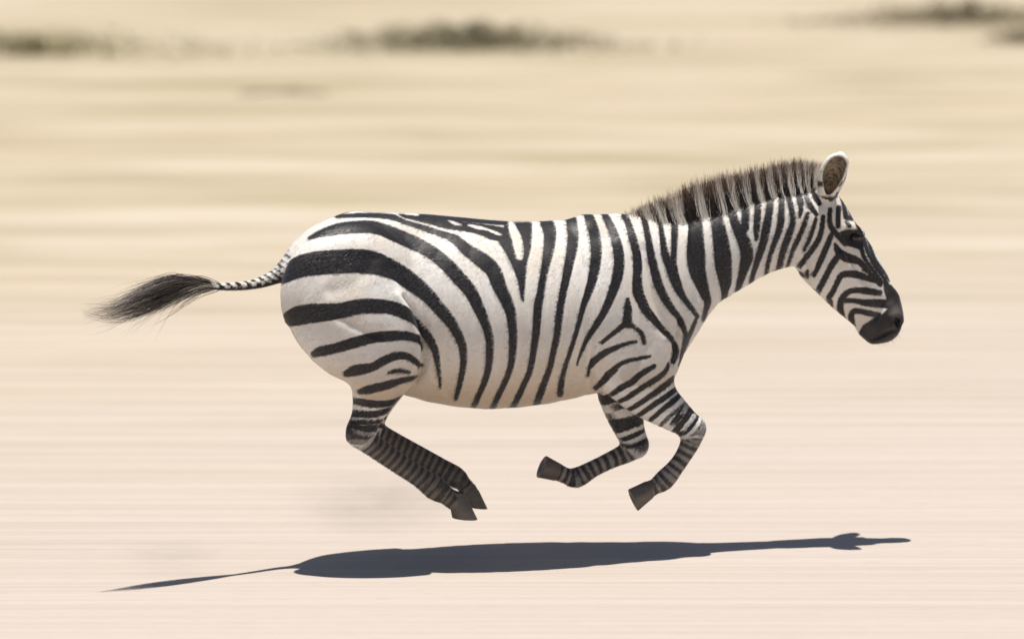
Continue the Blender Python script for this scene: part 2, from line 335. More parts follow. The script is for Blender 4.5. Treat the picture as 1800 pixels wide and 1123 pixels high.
relief(-8, 3.6, (712,520),(730,545),(742,575),(748,612),(746,645),(732,672)); relief(4, 7, (698,520),(716,550),(728,580),(734,612),(732,640))
relief(-4, 4, (1046,600),(1040,640),(1042,682)); relief(-5, 5, (1196,560),(1188,600),(1178,640))
for i in range(7): relief(-1.6, 6, (800 + i * 32, 470), (796 + i * 32, 560), (782 + i * 33, 640))
relief(-2.2, 8, (740,600),(760,650),(790,690))

aL = np.abs(V[:, 1])
pu, pv = proj(V[:, 0], aL, V[:, 2])
parts = {k: chain_eval(chain_pts(c), V[:, 0], V[:, 1], V[:, 2], True) for k, c in dict(gn=gaskin_n, cn=cannon_n, gf=gaskin_f, cf=cannon_f, an=arm_n, fn=fore_n, af=arm_f, ff=fore_f, tl=tail).items()}
body_d = np.minimum.reduce([chain_eval(chain_pts(c, 2), V[:, 0], V[:, 1], V[:, 2]) for c in (trunk, neck, haunch, haunch_f, shoulder, [(a, b, c, d, -e) for a, b, c, d, e in shoulder])])
sdf = look(pu, pv) + 1.6 + .6 * (pu > 1400) - 1.4 * sm_(pu - 1476 - (pv - 340) * .52, 0, 6) * (pv < 505) * (pv > 325)
rel = look(pu, pv, REL)
dark = np.zeros(len(V)); 
ph = 2.2 * np.sin(V[:, 1] * 45 + V[:, 0] * 20 + V[:, 2] * 31) / S
def bands(s_, per, duty, phase): 
    x = (s_ * S + phase) / per * 2 * np.pi
    return per / (2 * np.pi) * (np.sin(x) + duty)
def sm(x, a, b): t = np.clip((x - a) / (b - a), 0, 1); return t * t * (3 - 2 * t)
def setp(key, w, val):
    global sdf
    sdf = sdf * (1 - w) + val * w
m = (parts['cn'][0] < np.minimum(parts['gn'][0], body_d)) | (parts['fn'][0] < np.minimum(parts['an'][0], body_d)) | (parts['cf'][0] < np.minimum(parts['gf'][0], body_d)) | (parts['ff'][0] < np.minimum(parts['af'][0], body_d))
for g, c in (('cn', 'gn'), ('cf', 'gf'), ('fn', 'an'), ('ff', 'af')):
    d, s_ = parts[g]
    w = sm(-(d - np.minimum(parts[c][0], body_d)), -.004, .006) * (d < .03)
    setp(g, w, bands(s_ + ph, 13 if g[0] == 'c' else 14, .1, 0))
    dark = np.maximum(dark, w * sm(s_ * S, -10, 25) * (1 if g[0] == 'c' else .8))
# far gaskin and both forearms: bands along the limb where the traced side does not apply
for g, per in (('gf', 17), ('an', 17), ('af', 18), ('gn', 13)):
    d, s_ = parts[g]
    st = {'gf': 80, 'an': 105, 'af': 12, 'gn': 126}[g]
    w = sm(s_ * S, st, st + 12) * sm(-(d - body_d), -.006, .004) * (d < .03)
    for o in ('cn', 'cf', 'fn', 'ff'): w = w * (parts[o][0] > d - .002)
    setp(g, w, bands(s_ + ph, per, .3, 4))
    if g in ('gn', 'gf'): dark = np.maximum(dark, w * sm(s_ * S, 118, 145) * .8)
d, s_ = parts['tl']; w = ((d < .02) & (body_d > .004)).astype(float)
setp('tl', w, bands(s_ + (V[:, 2] - P(400, 504)[2]) * -1.0, 17, -.15 , 0))
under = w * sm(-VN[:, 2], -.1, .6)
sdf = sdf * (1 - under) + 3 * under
# ears: pale outside with dark tip band, fawn inside
eu, ev = pu, pv
ear = ((ev < 349) & (eu > 1432) & (aL * S > 8) & (ev < 352 - (eu - 1440) * .15) & (eu < 1500)).astype(float) * sm(-ev, -352, -340)
inner = np.zeros(len(V))
ear = np.zeros(len(V))
for eo, ei in ((earo, eari), (earo_f, eari_f)):
    inner = np.maximum(inner, sm(-chain_eval(chain_pts(ei, 3), V[:, 0], V[:, 1], V[:, 2]), -.003, .0005))
    ear = np.maximum(ear, (chain_eval(chain_pts(eo[1:], 3), V[:, 0], V[:, 1], V[:, 2]) < .006).astype(float))
inner *= ear
ev = pv
esd = np.where(ev < 300, -6, 2.5 * np.sin(ev / 4.2) - 1)
sdf = np.where(ear > .5, np.where(inner > .3, -6, np.where(ev < 285, -8, esd)), sdf)
V += VN * rel[:, None] * ((parts['cn'][0] > .01) & (parts['fn'][0] > .01))[:, None]
belly = sm(pv, 600, 715) * (body_d < .01)  # belly mask: ground bounce and shade painted into the coat, plus dust stain

# ------------------------------------------------------------------ materials
def mat(name):
    m = bpy.data.materials.new(name); m.use_nodes = True; t = m.node_tree
    return m, t, t.nodes['Principled BSDF'], lambda a, b: t.links.new(a, b)
def node(t, k, **kw):
    n = t.nodes.new(k)
    for a, b in kw.items(): setattr(n, a, b)
    return n
def mixc(t, fac, a, b, mode='MIX'):
    n = node(t, 'ShaderNodeMix', data_type='RGBA', blend_type=mode)
    for sock, val in ((n.inputs[0], fac), (n.inputs[6], a), (n.inputs[7], b)):
        if hasattr(val, 'links') or isinstance(val, bpy.types.NodeSocket): t.links.new(val, sock)
        else: sock.default_value = val if not isinstance(val, tuple) else (*val, 1)
    return n.outputs[2]
def math_(t, op, a, b=0.0, c=0.0, clamp=False):
    n = node(t, 'ShaderNodeMath', operation=op); n.use_clamp = clamp
    for s_, val in zip(n.inputs, (a, b, c)):
        if isinstance(val, bpy.types.NodeSocket): t.links.new(val, s_)
        else: s_.default_value = val
    return n.outputs[0]
def noise(t, scale, vec=None, detail=3, rough=.5, w=None):
    n = node(t, 'ShaderNodeTexNoise'); n.inputs['Scale'].default_value = scale; n.inputs['Detail'].default_value = detail; n.inputs['Roughness'].default_value = rough
    if vec is not None: t.links.new(vec, n.inputs['Vector'])
    return n.outputs['Fac']
def ramp(t, fac, *stops):
    n = node(t, 'ShaderNodeValToRGB'); t.links.new(fac, n.inputs[0]); cr = n.color_ramp
    while len(cr.elements) < len(stops): cr.elements.new(.5)
    for e, (p, c) in zip(cr.elements, stops): e.position = p; e.color = (*c, 1) if isinstance(c, tuple) else (c, c, c, 1)
    return n.outputs[0]
def mapping(t, sc_, rot=(0, 0, 0)):
    tc = node(t, 'ShaderNodeTexCoord'); mp = node(t, 'ShaderNodeMapping'); t.links.new(tc.outputs['Object'], mp.inputs[0])
    mp.inputs['Scale'].default_value = sc_; mp.inputs['Rotation'].default_value = rot
    return mp.outputs[0]

mc, t, bs, lk = mat('zebra_coat')
aS = node(t, 'ShaderNodeAttribute', attribute_name='stripe'); aD = node(t, 'ShaderNodeAttribute', attribute_name='dark')
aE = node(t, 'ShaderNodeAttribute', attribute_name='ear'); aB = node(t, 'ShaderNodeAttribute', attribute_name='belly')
hairv = mapping(t, (60, 260, 260), (0, math.radians(-22), 0))
hn = noise(t, 1.0, hairv, 4, .6)
hn2 = noise(t, 2.6, hairv, 3, .6)
big = noise(t, 5.0, None, 3); tc = node(t, 'ShaderNodeTexCoord'); lk(tc.outputs['Object'], big.node.inputs['Vector'])
sx = math_(t, 'MULTIPLY_ADD', hn, 5.0, -2.5); sx = math_(t, 'ADD', sx, aS.outputs['Fac'])
blk = math_(t, 'MULTIPLY_ADD', sx, 0.42, 0.5, True)
wht = mixc(t, ramp(t, big, (.38, 0.0), (.68, 1.0)), (0.78, 0.755, 0.715), (0.68, 0.61, 0.52))
wht = mixc(t, math_(t, 'MULTIPLY', aB.outputs['Fac'], .85), wht, (0.50, 0.36, 0.22))  # tan below: painted warm bounce and underside shade, with some dust stain
wht = mixc(t, ramp(t, hn2, (.3, 0.2), (.6, 0.0)), wht, (0.50, 0.43, 0.35))
wht = mixc(t, math_(t, 'MULTIPLY', aD.outputs['Fac'], .9), wht, (0.115, 0.085, 0.062))
earc = mixc(t, ramp(t, noise(t, 1, mapping(t, (70, 70, 30))), (.4, 0.0), (.62, 1.0)), (0.20, 0.14, 0.08), (0.05, 0.035, 0.02))
wht = mixc(t, aE.outputs['Fac'], wht, earc)
bk = mixc(t, ramp(t, hn2, (.35, 0.0), (.75, 1.0)), (0.008, 0.006, 0.006), (0.024, 0.019, 0.018))
aM = node(t, 'ShaderNodeAttribute', attribute_name='muzzle')
bk = mixc(t, math_(t, 'MULTIPLY', aM.outputs['Fac'], math_(t, 'MULTIPLY_ADD', hn2, 1.4, 0.1), clamp=True), bk, (0.17, 0.15, 0.14))
bk = mixc(t, aD.outputs['Fac'], bk, (0.050, 0.036, 0.027))
lk(mixc(t, blk, wht, bk), bs.inputs['Base Color'])
bs.inputs['Roughness'].default_value = .52; bs.inputs['Specular IOR Level'].default_value = .3
lk(ramp(t, hn, (.3, .36), (.7, .6)), bs.inputs['Roughness'])
bs.inputs['Sheen Weight'].default_value = .10; bs.inputs['Sheen Roughness'].default_value = .4; bs.inputs['Sheen Tint'].default_value = (.8, .85, 1, 1)
bp = node(t, 'ShaderNodeBump'); bp.inputs['Strength'].default_value = .07; bp.inputs['Distance'].default_value = .0035
hb = math_(t, 'ADD', hn, hn2); lk(hb, bp.inputs['Height']); lk(bp.outputs[0], bs.inputs['Normal'])

def hairmat(name, rough=.45):
    m, t, bs, lk = mat(name)
    a = node(t, 'ShaderNodeAttribute', attribute_name='col'); lk(a.outputs['Color'], bs.inputs['Base Color'])
    bs.inputs['Roughness'].default_value = rough; bs.inputs['Specular IOR Level'].default_value = .8 if 'short' in name else .4
    if 'short' in name: bs.inputs['Sheen Weight'].default_value = .22; bs.inputs['Sheen Roughness'].default_value = .45; bs.inputs['Sheen Tint'].default_value = (.78, .86, 1, 1)
    return m
mane_m = hairmat('mane_hair', .6); tuft_m = hairmat('tail_hair', .45)
mh, t, bs, lk = mat('hoof_horn'); v = mapping(t, (8, 8, 60)); lk(mixc(t, noise(t, 2, v), (.075, .06, .048), (.17, .14, .11)), bs.inputs['Base Color']); bs.inputs['Roughness'].default_value = .5
me_, t, bs, lk = mat('eye_wet'); v = mapping(t, (30, 30, 30)); lk(mixc(t, noise(t, 2, v), (.006, .004, .003), (.02, .01, .006)), bs.inputs['Base Color']); bs.inputs['Roughness'].default_value = .05

# ------------------------------------------------------------------ helpers for objects
def mesh_np(name, V, faces, material, smooth=True):
    me = bpy.data.meshes.new(name); n = faces.shape[1]
    me.vertices.add(len(V)); me.vertices.foreach_set('co', np.asarray(V, np.float32).ravel())
    me.loops.add(faces.size); me.loops.foreach_set('vertex_index', faces.astype(np.int32).ravel())
    me.polygons.add(len(faces)); me.polygons.foreach_set('loop_start', np.arange(0, faces.size, n, dtype=np.int32))
    me.polygons.foreach_set('loop_total', np.full(len(faces), n, np.int32))
    me.update(calc_edges=True); me.validate()
    if smooth: me.polygons.foreach_set('use_smooth', np.ones(len(me.polygons), bool))
    me.materials.append(material)
    return me
def link(name, me, parent=None):
    o = bpy.data.objects.new(name, me); COL.objects.link(o)
    if parent is not None: o.parent = parent
    return o
def attr(me, name, val):
    a = me.attributes.new(name, 'FLOAT', 'POINT'); a.data.foreach_set('value', np.asarray(val, np.float32))
def loc(p):          # (X, L, Z) -> object space
    p = np.asarray(p); return np.stack([p[..., 0], -p[..., 1], p[..., 2]], -1)
def strands(roots, pts_fn, nseg, w, cols_fn, name, material, normals=None):
    """flat tapering hairs: pts_fn -> (n, nseg+1, 3) local points"""
    Pn = pts_fn; n = len(Pn)
    side = rng.normal(size=(n, 1, 3)) if normals is None else normals[:, None] + rng.normal(0, .12, (n, 1, 3)); tan = Pn[:, 1:] - Pn[:, :-1]; tan = np.concatenate([tan, tan[:, -1:]], 1)
    sd = np.cross(tan, side); sd /= np.linalg.norm(sd, axis=2, keepdims=True) + 1e-9
    tt = np.linspace(0, 1, nseg + 1)[None, :, None]; ww = w[:, None, None] * (1 - tt ** 2 * .92) * .5
    A = Pn + sd * ww; B = Pn - sd * ww
    Vv = np.stack([A, B], 2).reshape(-1, 3)
    b = (np.arange(n)[:, None] * (nseg + 1) + np.arange(nseg)[None]).reshape(-1) * 2
    Fq = np.stack([b, b + 1, b + 3, b + 2], 1)
    me = mesh_np(name, loc(Vv), Fq, material)
    ca = me.color_attributes.new('col', 'FLOAT_COLOR', 'POINT')
    cc = np.repeat(cols_fn, 2, axis=1).reshape(-1, 3); ca.data.foreach_set('color', np.concatenate([cc, np.ones((len(cc), 1))], 1).astype(np.float32).ravel())
    return me

# ------------------------------------------------------------------ ground
ground_m, t, bs, lk = mat('dry_savanna_ground')
# long windblown and trodden streaks along the run, at several widths
st1 = noise(t, 1.0, mapping(t, (.13, 9.0, 1), (0, 0, 0)), 6, .66)
st2 = noise(t, 1.0, mapping(t, (.20, 30.0, 1), (0, 0, math.radians(.4))), 6, .72)
st3 = noise(t, 1.0, mapping(t, (.16, 1.1, 1)), 3, .5)
pat = noise(t, 1.0, mapping(t, (.42, 2.4, 1)), 4, .55)
grain = noise(t, 1.0, mapping(t, (9.0, 60.0, 1)), 3, .7)
geo = node(t, 'ShaderNodeNewGeometry'); sp = node(t, 'ShaderNodeSeparateXYZ'); lk(geo.outputs['Position'], sp.inputs[0])
far = math_(t, 'MULTIPLY_ADD', sp.outputs['Y'], .115, -.05)
far = math_(t, 'ADD', far, math_(t, 'MULTIPLY_ADD', st3, .7, -.35))
far = math_(t, 'ADD', far, math_(t, 'MULTIPLY_ADD', sp.outputs['X'], -.07, 0), clamp=True)
soil = mixc(t, ramp(t, st1, (.3, 0.0), (.7, 1.0)), (0.402, 0.345, 0.300), (0.462, 0.407, 0.364))
mod = ramp(t, noise(t, 1.0, mapping(t, (.5, 1.7, 1)), 3, .6), (.35, .25), (.65, 1.0))
soil = mixc(t, math_(t, 'MULTIPLY', mod, ramp(t, st2, (.30, .7), (.52, 0.0))), soil, (0.335, 0.27, 0.222))
soil = mixc(t, ramp(t, grain, (.30, .30), (.50, 0.0)), soil, (0.34, 0.27, 0.22))
straw = mixc(t, ramp(t, st1, (.32, 0.0), (.68, 1.0)), (0.372, 0.304, 0.214), (0.505, 0.440, 0.352))
straw = mixc(t, math_(t, 'MULTIPLY', mod, ramp(t, st2, (.36, .95), (.58, 0.0))), straw, (0.255, 0.20, 0.115))
straw = mixc(t, math_(t, 'MULTIPLY', ramp(t, pat, (.50, 0.0), (.68, .75)), math_(t, 'MULTIPLY_ADD', sp.outputs['Y'], .14, -.45, True)), straw, (0.245, 0.222, 0.122))
straw = mixc(t, math_(t, 'MULTIPLY', ramp(t, pat, (.30, .6), (.44, 0.0)), math_(t, 'MULTIPLY_ADD', sp.outputs['Y'], .2, -.5, True)), straw, (0.50, 0.45, 0.365))
lk(mixc(t, far, soil, straw), bs.inputs['Base Color']); bs.inputs['Roughness'].default_value = .95; bs.inputs['Specular IOR Level'].default_value = .1
gb = node(t, 'ShaderNodeBump'); gb.inputs['Strength'].default_value = .06; gb.inputs['Distance'].default_value = .02; lk(st2, gb.inputs['Height']); lk(gb.outputs[0], bs.inputs['Normal'])
gxs = np.concatenate([np.linspace(-1500, -12, 12), np.linspace(-10, 10, 81), np.linspace(12, 1500, 12)])
gys = np.concatenate([np.linspace(-300, -10, 8), np.linspace(-8, 14, 89), np.linspace(18, 2500, 14)])
XX, YY = np.meshgrid(gxs, gys, indexing='ij'); near = np.exp(-(np.hypot(XX, YY) / 9) ** 2)
ZZ = (-.004 + .004 * np.sin(XX * 1.1 + YY * 2.3) * np.sin(YY * 3.1 + 1)) * 1.0
gv = np.stack([XX, YY, ZZ], -1).reshape(-1, 3); a, b = XX.shape
ii = (np.arange(a - 1)[:, None] * b + np.arange(b - 1)[None]).reshape(-1)
g = link('ground', mesh_np('ground', gv, np.stack([ii, ii + b, ii + b + 1, ii + 1], 1), ground_m)); g['kind'] = 'structure'

# ------------------------------------------------------------------ low shrubs behind
def leafmat(name, a, b):
    m, t, bs, lk = mat(name); oi = node(t, 'ShaderNodeNewGeometry'); v = mapping(t, (14, 14, 14))
    c = mixc(t, oi.outputs['Random Per Island'], a, b); c = mixc(t, ramp(t, noise(t, 1, v), (.35, 0.0), (.7, .5)), c, (.30, .25, .12))
    lk(c, bs.inputs['Base Color']); bs.inputs['Roughness'].default_value = .7
    return m
wood_m, t, bs, lk = mat('shrub_twig'); lk(mixc(t, noise(t, 30), (.16, .12, .08), (.28, .22, .15)), bs.inputs['Base Color'])
def shrub(u, v, wpx, hpx, label, lm, density=1.0, depth=.5, name='low_shrub', spiky=False):
    c = G(u, v + hpx / 2); sc_ = (CAM[1] - c[1]); s_ = S * D / np.linalg.norm(c - CAM)
    W, Hh, Dp = wpx / s_ / 2, hpx / s_ / math.cos(TH), depth * wpx / s_ / 2
    e = bpy.data.objects.new(name, None); COL.objects.link(e); e.location = (c[0], c[1] + Dp * .5, 0)
    e['label'] = label; e['category'] = 'shrub'; e['group'] = 'low shrubs in the dry grass behind'
    n = int(3000 * density)
    th = rng.uniform(0, 2 * np.pi, n); rr = np.sqrt(rng.uniform(0, 1, n)); 
    rr = rr ** .5 * rng.uniform(0, 1, n) ** .25 * 0 + np.abs(rng.normal(0, .6, n)).clip(0, 1.6); hx = rr * np.cos(th) * 2.3; hy = rr * np.sin(th) * 1.25; top = np.sqrt(np.clip(1 - rr ** 2, 0.02, 1)) * (.65 + .35 * np.sin(hx * 9 + hy * 7 + u) * np.cos(hx * 5 - 1))
    hz = top * rng.uniform(.02, 1, n) ** .9
    cen = np.stack([hx * W, hy * Dp, hz * Hh], 1)
    a = rng.normal(size=(n, 3)); a[:, 2] += 1.0 if not spiky else 2.5; a /= np.linalg.norm(a, axis=1)[:, None]
    b = np.cross(a, rng.normal(size=(n, 3))); b /= np.linalg.norm(b, axis=1)[:, None]
    L_ = rng.uniform(.012, .026, n)[:, None] * (1.5 if spiky else 1); wv = L_ * (.16 if spiky else .38)
    Vv = np.stack([cen - a * L_, cen + b * wv, cen + a * L_, cen - b * wv], 1).reshape(-1, 3)
    Vv[:, 2] = np.maximum(Vv[:, 2], .002)
    link('foliage', mesh_np('foliage', Vv, np.arange(n * 4).reshape(-1, 4), lm, False), e)
    # branching twigs
    vs = []; fs = []
    for k in range(26):
        p0 = np.array([rng.uniform(-.3, .3) * W, rng.uniform(-.3, .3) * Dp, -.02]); p2 = np.array([rng.uniform(-.9, .9) * W, rng.uniform(-.9, .9) * Dp, rng.uniform(.3, .9) * Hh]); p1 = (p0 + p2) / 2 + np.array([0, 0, .2 * Hh])
        for pa, pb, ra, rb in ((p0, p1, .006, .004), (p1, p2, .004, .0015)):
            i0 = len(vs)
            for pp, r_ in ((pa, ra), (pb, rb)):
                for q in range(4): vs.append(pp + np.array([math.cos(q * 1.57) * r_, math.sin(q * 1.57) * r_, 0]))
            for q in range(4): fs.append([i0 + q, i0 + (q + 1) % 4, i0 + 4 + (q + 1) % 4, i0 + 4 + q])
    link('twigs', mesh_np('twigs', np.array(vs), np.array(fs), wood_m), e)
olive = leafmat('olive_leaf', (.19, .18, .115), (.30, .275, .18)); yel = leafmat('yellow_green_leaf', (.26, .25, .12), (.38, .35, .20)); brn = leafmat('grey_brown_leaf', (.24, .205, .14), (.36, .31, .22))
shrub(825, 62, 250, 52, 'dark olive low shrub in the dry grass above the zebra\'s back', olive)
shrub(1690, 22, 230, 44, 'grey brown low shrub near the top right corner of the photo', brn, .8)
shrub(1800, 62, 60, 26, 'small dark tuft cut by the right edge below the grey brown shrub', brn, .25)
shrub(60, 74, 330, 52, 'wide yellow green low shrub at the upper left edge', yel, .5)

# ------------------------------------------------------------------ the zebra
z = bpy.data.objects.new('zebra', None); COL.objects.link(z); z.location = (0, 0, 0); z.rotation_euler = (0, 0, PSI)
z['label'] = 'striped zebra galloping to the right with all four hooves off the ground'; z['category'] = 'zebra'
me = mesh_np('body', loc(V), Q, mc)
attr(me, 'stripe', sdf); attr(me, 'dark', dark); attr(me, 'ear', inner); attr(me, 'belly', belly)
mz = np.zeros(len(V))
for a_, b_, r_, w_ in ((1574,546,11,1.),(1566,534,9,.5),(1537,546,11,.5),(1530,575,16,.25),(1552,512,9,.3),(1560,580,14,.2)): mz = np.maximum(mz, w_ * np.exp(-((pu - a_) ** 2 + (pv - b_) ** 2) / r_ ** 2))
attr(me, 'muzzle', mz)
body = link('body', me, z)

# eyes
def eye(sg):
    c = P(1504, 417.5, 36.5); c[1] *= sg; r = 8.2 / S; vs = []; fs = []; nu, nv = 16, 10
    for j in range(nv + 1):
        for i in range(nu):
            a, b = 2 * math.pi * i / nu, math.pi * j / nv
            vs.append(c + r * np.array([1.15 * math.sin(b) * math.cos(a), .8 * math.sin(b) * math.sin(a), .85 * math.cos(b)]))
    for j in range(nv):
        for i in range(nu): fs.append([j * nu + i, j * nu + (i + 1) % nu, (j + 1) * nu + (i + 1) % nu, (j + 1) * nu + i])
    link('eye', mesh_np('eye', loc(np.array(vs)), np.array(fs), me_), z)
eye(1); eye(-1)
# hooves: (coronet centre), (sole centre), toe direction along the sole, L
def hoof(c, s_, toe, L, length=26, wid=21):
    c = P(*c, L); s_ = P(*s_, L); t0 = P(toe[0], toe[1], L) - s_; t0 /= np.linalg.norm(t0); lat = np.array([0, 1.0, 0])
    ax = s_ - c; nrm = np.cross(t0, lat); 
    rings = []; nu = 24
    for k, (f, sl_, sw) in enumerate(((-.25, .62, .66), (0, .72, .78), (.06, .78, .84), (.5, .88, .92), (.97, 1.0, 1.0), (1.0, .97, .97), (1.0, .7, .7), (.9, .35, .35), (.9, .02, .02))):
        for i in range(nu):
            a = 2 * math.pi * i / nu; ca, sa = math.cos(a), math.sin(a)
            xx = ca * length / S * sl_ * (1.0 if ca > 0 else .82); yy = sa * wid / S * sw * (1 if ca > -.3 else .92)
            rings.append(c + ax * f + t0 * xx + lat * yy)
    nr = len(rings) // nu; fs = [[j * nu + i, j * nu + (i + 1) % nu, (j + 1) * nu + (i + 1) % nu, (j + 1) * nu + i] for j in range(nr - 1) for i in range(nu)]
    link('hoof', mesh_np('hoof', loc(np.array(rings)), np.array(fs), mh), z)
hoof((803,874), (815,911), (850,913), 62, 25, 20)
hoof((824,858), (835,891), (870,895), -56, 23, 19)
hoof((1142,858), (1112,877), (1124,905), 45, 23, 19)
hoof((982,829), (953,818), (942,842), -50, 23, 19)

# mane
ROOT = [(1098,392),(1150,400),(1195,398),(1240,388),(1280,374),(1313,361),(1350,351),(1383,345),(1410,338),(1432,333),(1449,332)]
TIP = [(1086,384),(1130,353),(1174,333),(1222,309),(1262,299),(1297,295),(1335,285),(1370,278),(1400,275),(1430,279),(1455,288)]
rt = catmull(ROOT, 12); tp = catmull(TIP, 12)
n = 20000; ti = rng.uniform(0, len(rt) - 1.001, n); i0 = ti.astype(int); fr = (ti - i0)[:, None]
ru = rt[i0] * (1 - fr) + rt[i0 + 1] * fr; tu = tp[i0] * (1 - fr) + tp[i0 + 1] * fr
Lr = rng.normal(0, 7.5, n).clip(-17, 17); ln = rng.uniform(.52, .94, n) - .010 * np.abs(Lr)
ln *= 1 + .09 * np.sin(ti * 1.9) + .05 * np.sin(ti * 5.3)
tu = ru + (tu - ru) * ln[:, None] + rng.normal(0, 3.0, (n, 2)) + np.stack([2.5 * np.sin(ti * 2.3 + 1), np.zeros(n)], 1)
def Pv(u, v, L): return np.array([P(a, b, c) for a, b, c in zip(u, v, L)])
R0 = Pv(ru[:, 0], ru[:, 1] + np.abs(Lr) * .3, Lr); T0 = Pv(tu[:, 0], tu[:, 1], Lr * 1.25 + rng.normal(0, 3, n)); seg = 4
tt = np.linspace(0, 1, seg + 1)[None, :, None]
bend = rng.normal(0, .004, (n, 1, 3)) + np.array([-.006, 0, 0])
MP = R0[:, None] * (1 - tt) + T0[:, None] * tt + bend * (4 * tt * (1 - tt))
sd = look(ru[:, 0], ru[:, 1] + 6) + rng.normal(0, .5, n) + .4
isb = (sd > 0)[:, None, None]
wc = np.array([.93, .90, .83]); bc = np.array([.018, .014, .012]); br = np.array([.42, .27, .175])
tip = sm(tt, .74, 1.0) * rng.uniform(.5, 1, (n, 1, 1)); tipw = sm(tt + rng.normal(0, .08, (n, 1, 1)), .68, 1.0)
cl = np.where(isb, bc * (1 - tip) + br * tip, wc * rng.uniform(.6, 1.1, (n, 1, 1)) * (1 - tipw) + br * tipw)
mo = link('mane', strands(None, MP, seg, rng.uniform(.0012, .0024, n), cl, 'mane', mane_m, np.stack([-.2 + 0 * Lr, np.sign(Lr + 3) * .5, .9 + 0 * Lr], 1)), z)

# tail tuft
dock = catmull([(392,504),(374,503),(356,502),(343,502),(333,504)], 12)
n = 1350; ti = rng.beta(2.2, 1.3, n) * (len(dock) - 1.01); i0 = ti.astype(int); rr = dock[i0]; f0 = ti / len(dock)
ang = rng.uniform(0, 2 * np.pi, n); rad = rng.uniform(0, 1, n) ** .5
seg = 9; tt = np.linspace(0, 1, seg + 1)[None, :]
Lng = (135 + 70 * f0) * rng.uniform(.35, 1.05, n); 
axis = catmull([(333,504),(300,505),(262,520),(222,537),(185,550),(140,552)], 8); acc_ = np.linspace(0, 1, len(axis))
tpos = np.clip(tt * (Lng / 195.0)[:, None], 0, 1)
au = np.interp(tpos, acc_, axis[:, 0]) - axis[0, 0]; av = np.interp(tpos, acc_, axis[:, 1]) - axis[0, 1]
spread = (np.sin(np.pi * np.clip(tpos * .9 + .08, 0, 1)) * 26 + 2) * rad[:, None]
wave = rng.normal(0, 1, (n, 1)) * 11 * tt ** 2 * np.sin(tt * 5 + rng.uniform(0, 6, (n, 1)))
cv = -.25
uu = rr[:, 0, None] + au + spread * .25 * np.cos(ang)[:, None] - 4 * f0[:, None] * 0
vv = rr[:, 1, None] + av + spread * (np.sin(ang)[:, None]) + wave
LL = 50 + 36 * f0[:, None] + 80 * tpos + spread * .8 * np.cos(ang)[:, None]
stray = rng.uniform(0, 1, n) < .04
vv[stray] += (rng.normal(10, 22, (stray.sum(), 1)) * tt ** 2.2)
TP = np.array([P(a, b, c) for a, b, c in zip(uu.ravel(), vv.ravel(), LL.ravel())]).reshape(n, seg + 1, 3)
dk = (rng.uniform(0, 1, n) < (.35 + .75 * f0))[:, None, None]
cl = np.where(dk, np.array([.085, .068, .060]), np.array([.42, .38, .31])) * rng.uniform(.3, 1.7, (n, 1, 1)) * np.ones((1, seg + 1, 1))
cl = cl * (1 - .5 * tt[..., None] * ~dk)
link('tail_tuft', strands(None, TP, seg, rng.uniform(.0008, .0018, n), cl, 'tail_tuft', tuft_m), z)

# short hair lying along the body
tri = Q; ctr = V[tri].mean(1); ar = np.linalg.norm(np.cross(V[tri[:, 2]] - V[tri[:, 0]], V[tri[:, 3]] - V[tri[:, 1]]), axis=1)
n = 230000; fi = rng.choice(len(tri), n, p=ar / ar.sum())
w4 = rng.dirichlet((1, 1, 1, 1), n)[:, :, None]
root = (V[tri[fi]] * w4).sum(1); nn = (VN[tri[fi]] * w4).sum(1); nn /= np.linalg.norm(nn, axis=1)[:, None]
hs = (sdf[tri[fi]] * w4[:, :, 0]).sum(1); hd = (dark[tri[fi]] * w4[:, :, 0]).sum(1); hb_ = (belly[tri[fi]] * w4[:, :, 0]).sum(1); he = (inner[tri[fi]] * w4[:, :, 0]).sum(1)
hu, hv = proj(root[:, 0], np.abs(root[:, 1]), root[:, 2])
lay = np.stack([-np.ones(n), np.zeros(n), -.45 - .6 * sm(hv, 560, 760)], 1)
hd_mask = hu > 1430; lay[hd_mask] = np.array([.5, 0, -.9])
lay += rng.normal(0, .09, (n, 3)) + .18 * np.stack([np.sin(root[:, 0] * 23 + root[:, 2] * 17), 0 * hu, np.sin(root[:, 0] * 31 - root[:, 2] * 27)], 1); lay -= nn * (lay * nn).sum(1)[:, None]; lay /= np.linalg.norm(lay, axis=1)[:, None] + 1e-9
ln = rng.uniform(.007, .013, n)[:, None] * np.where(hd_mask, .5, 1)[:, None]
p0 = root - nn * .0005; p1 = root + lay * ln * .5 + nn * ln * .10; p2 = root + lay * ln + nn * ln * rng.uniform(.06, .18, (n, 1))
keep = (he < .2) & ((hu < 1545))
HP = np.stack([p0, p1, p2], 1)[keep]
isb = (hs + .4 + rng.normal(0, .5, n) > 0)[keep][:, None, None]
hw = np.array([.76, .73, .69]) * (1 - .5 * hb_[keep][:, None, None]) + np.array([.5, .38, .25]) * .5 * hb_[keep][:, None, None]  # hairs take the same painted belly bounce and shade, plus dust tint
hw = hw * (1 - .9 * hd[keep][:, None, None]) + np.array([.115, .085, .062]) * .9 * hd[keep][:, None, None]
cl = np.where(isb, np.array([.031, .030, .033]) + hd[keep][:, None, None] * .03, hw) * rng.uniform(.8, 1.12, (keep.sum(), 1, 1)) * np.ones((1, 3, 1))
ch = link('coat_hair', strands(None, HP, 2, rng.uniform(.0006, .0011, keep.sum()), cl, 'coat_hair', hairmat('short_hair', .48), nn[keep]), z); ch['kind'] = 'stuff'
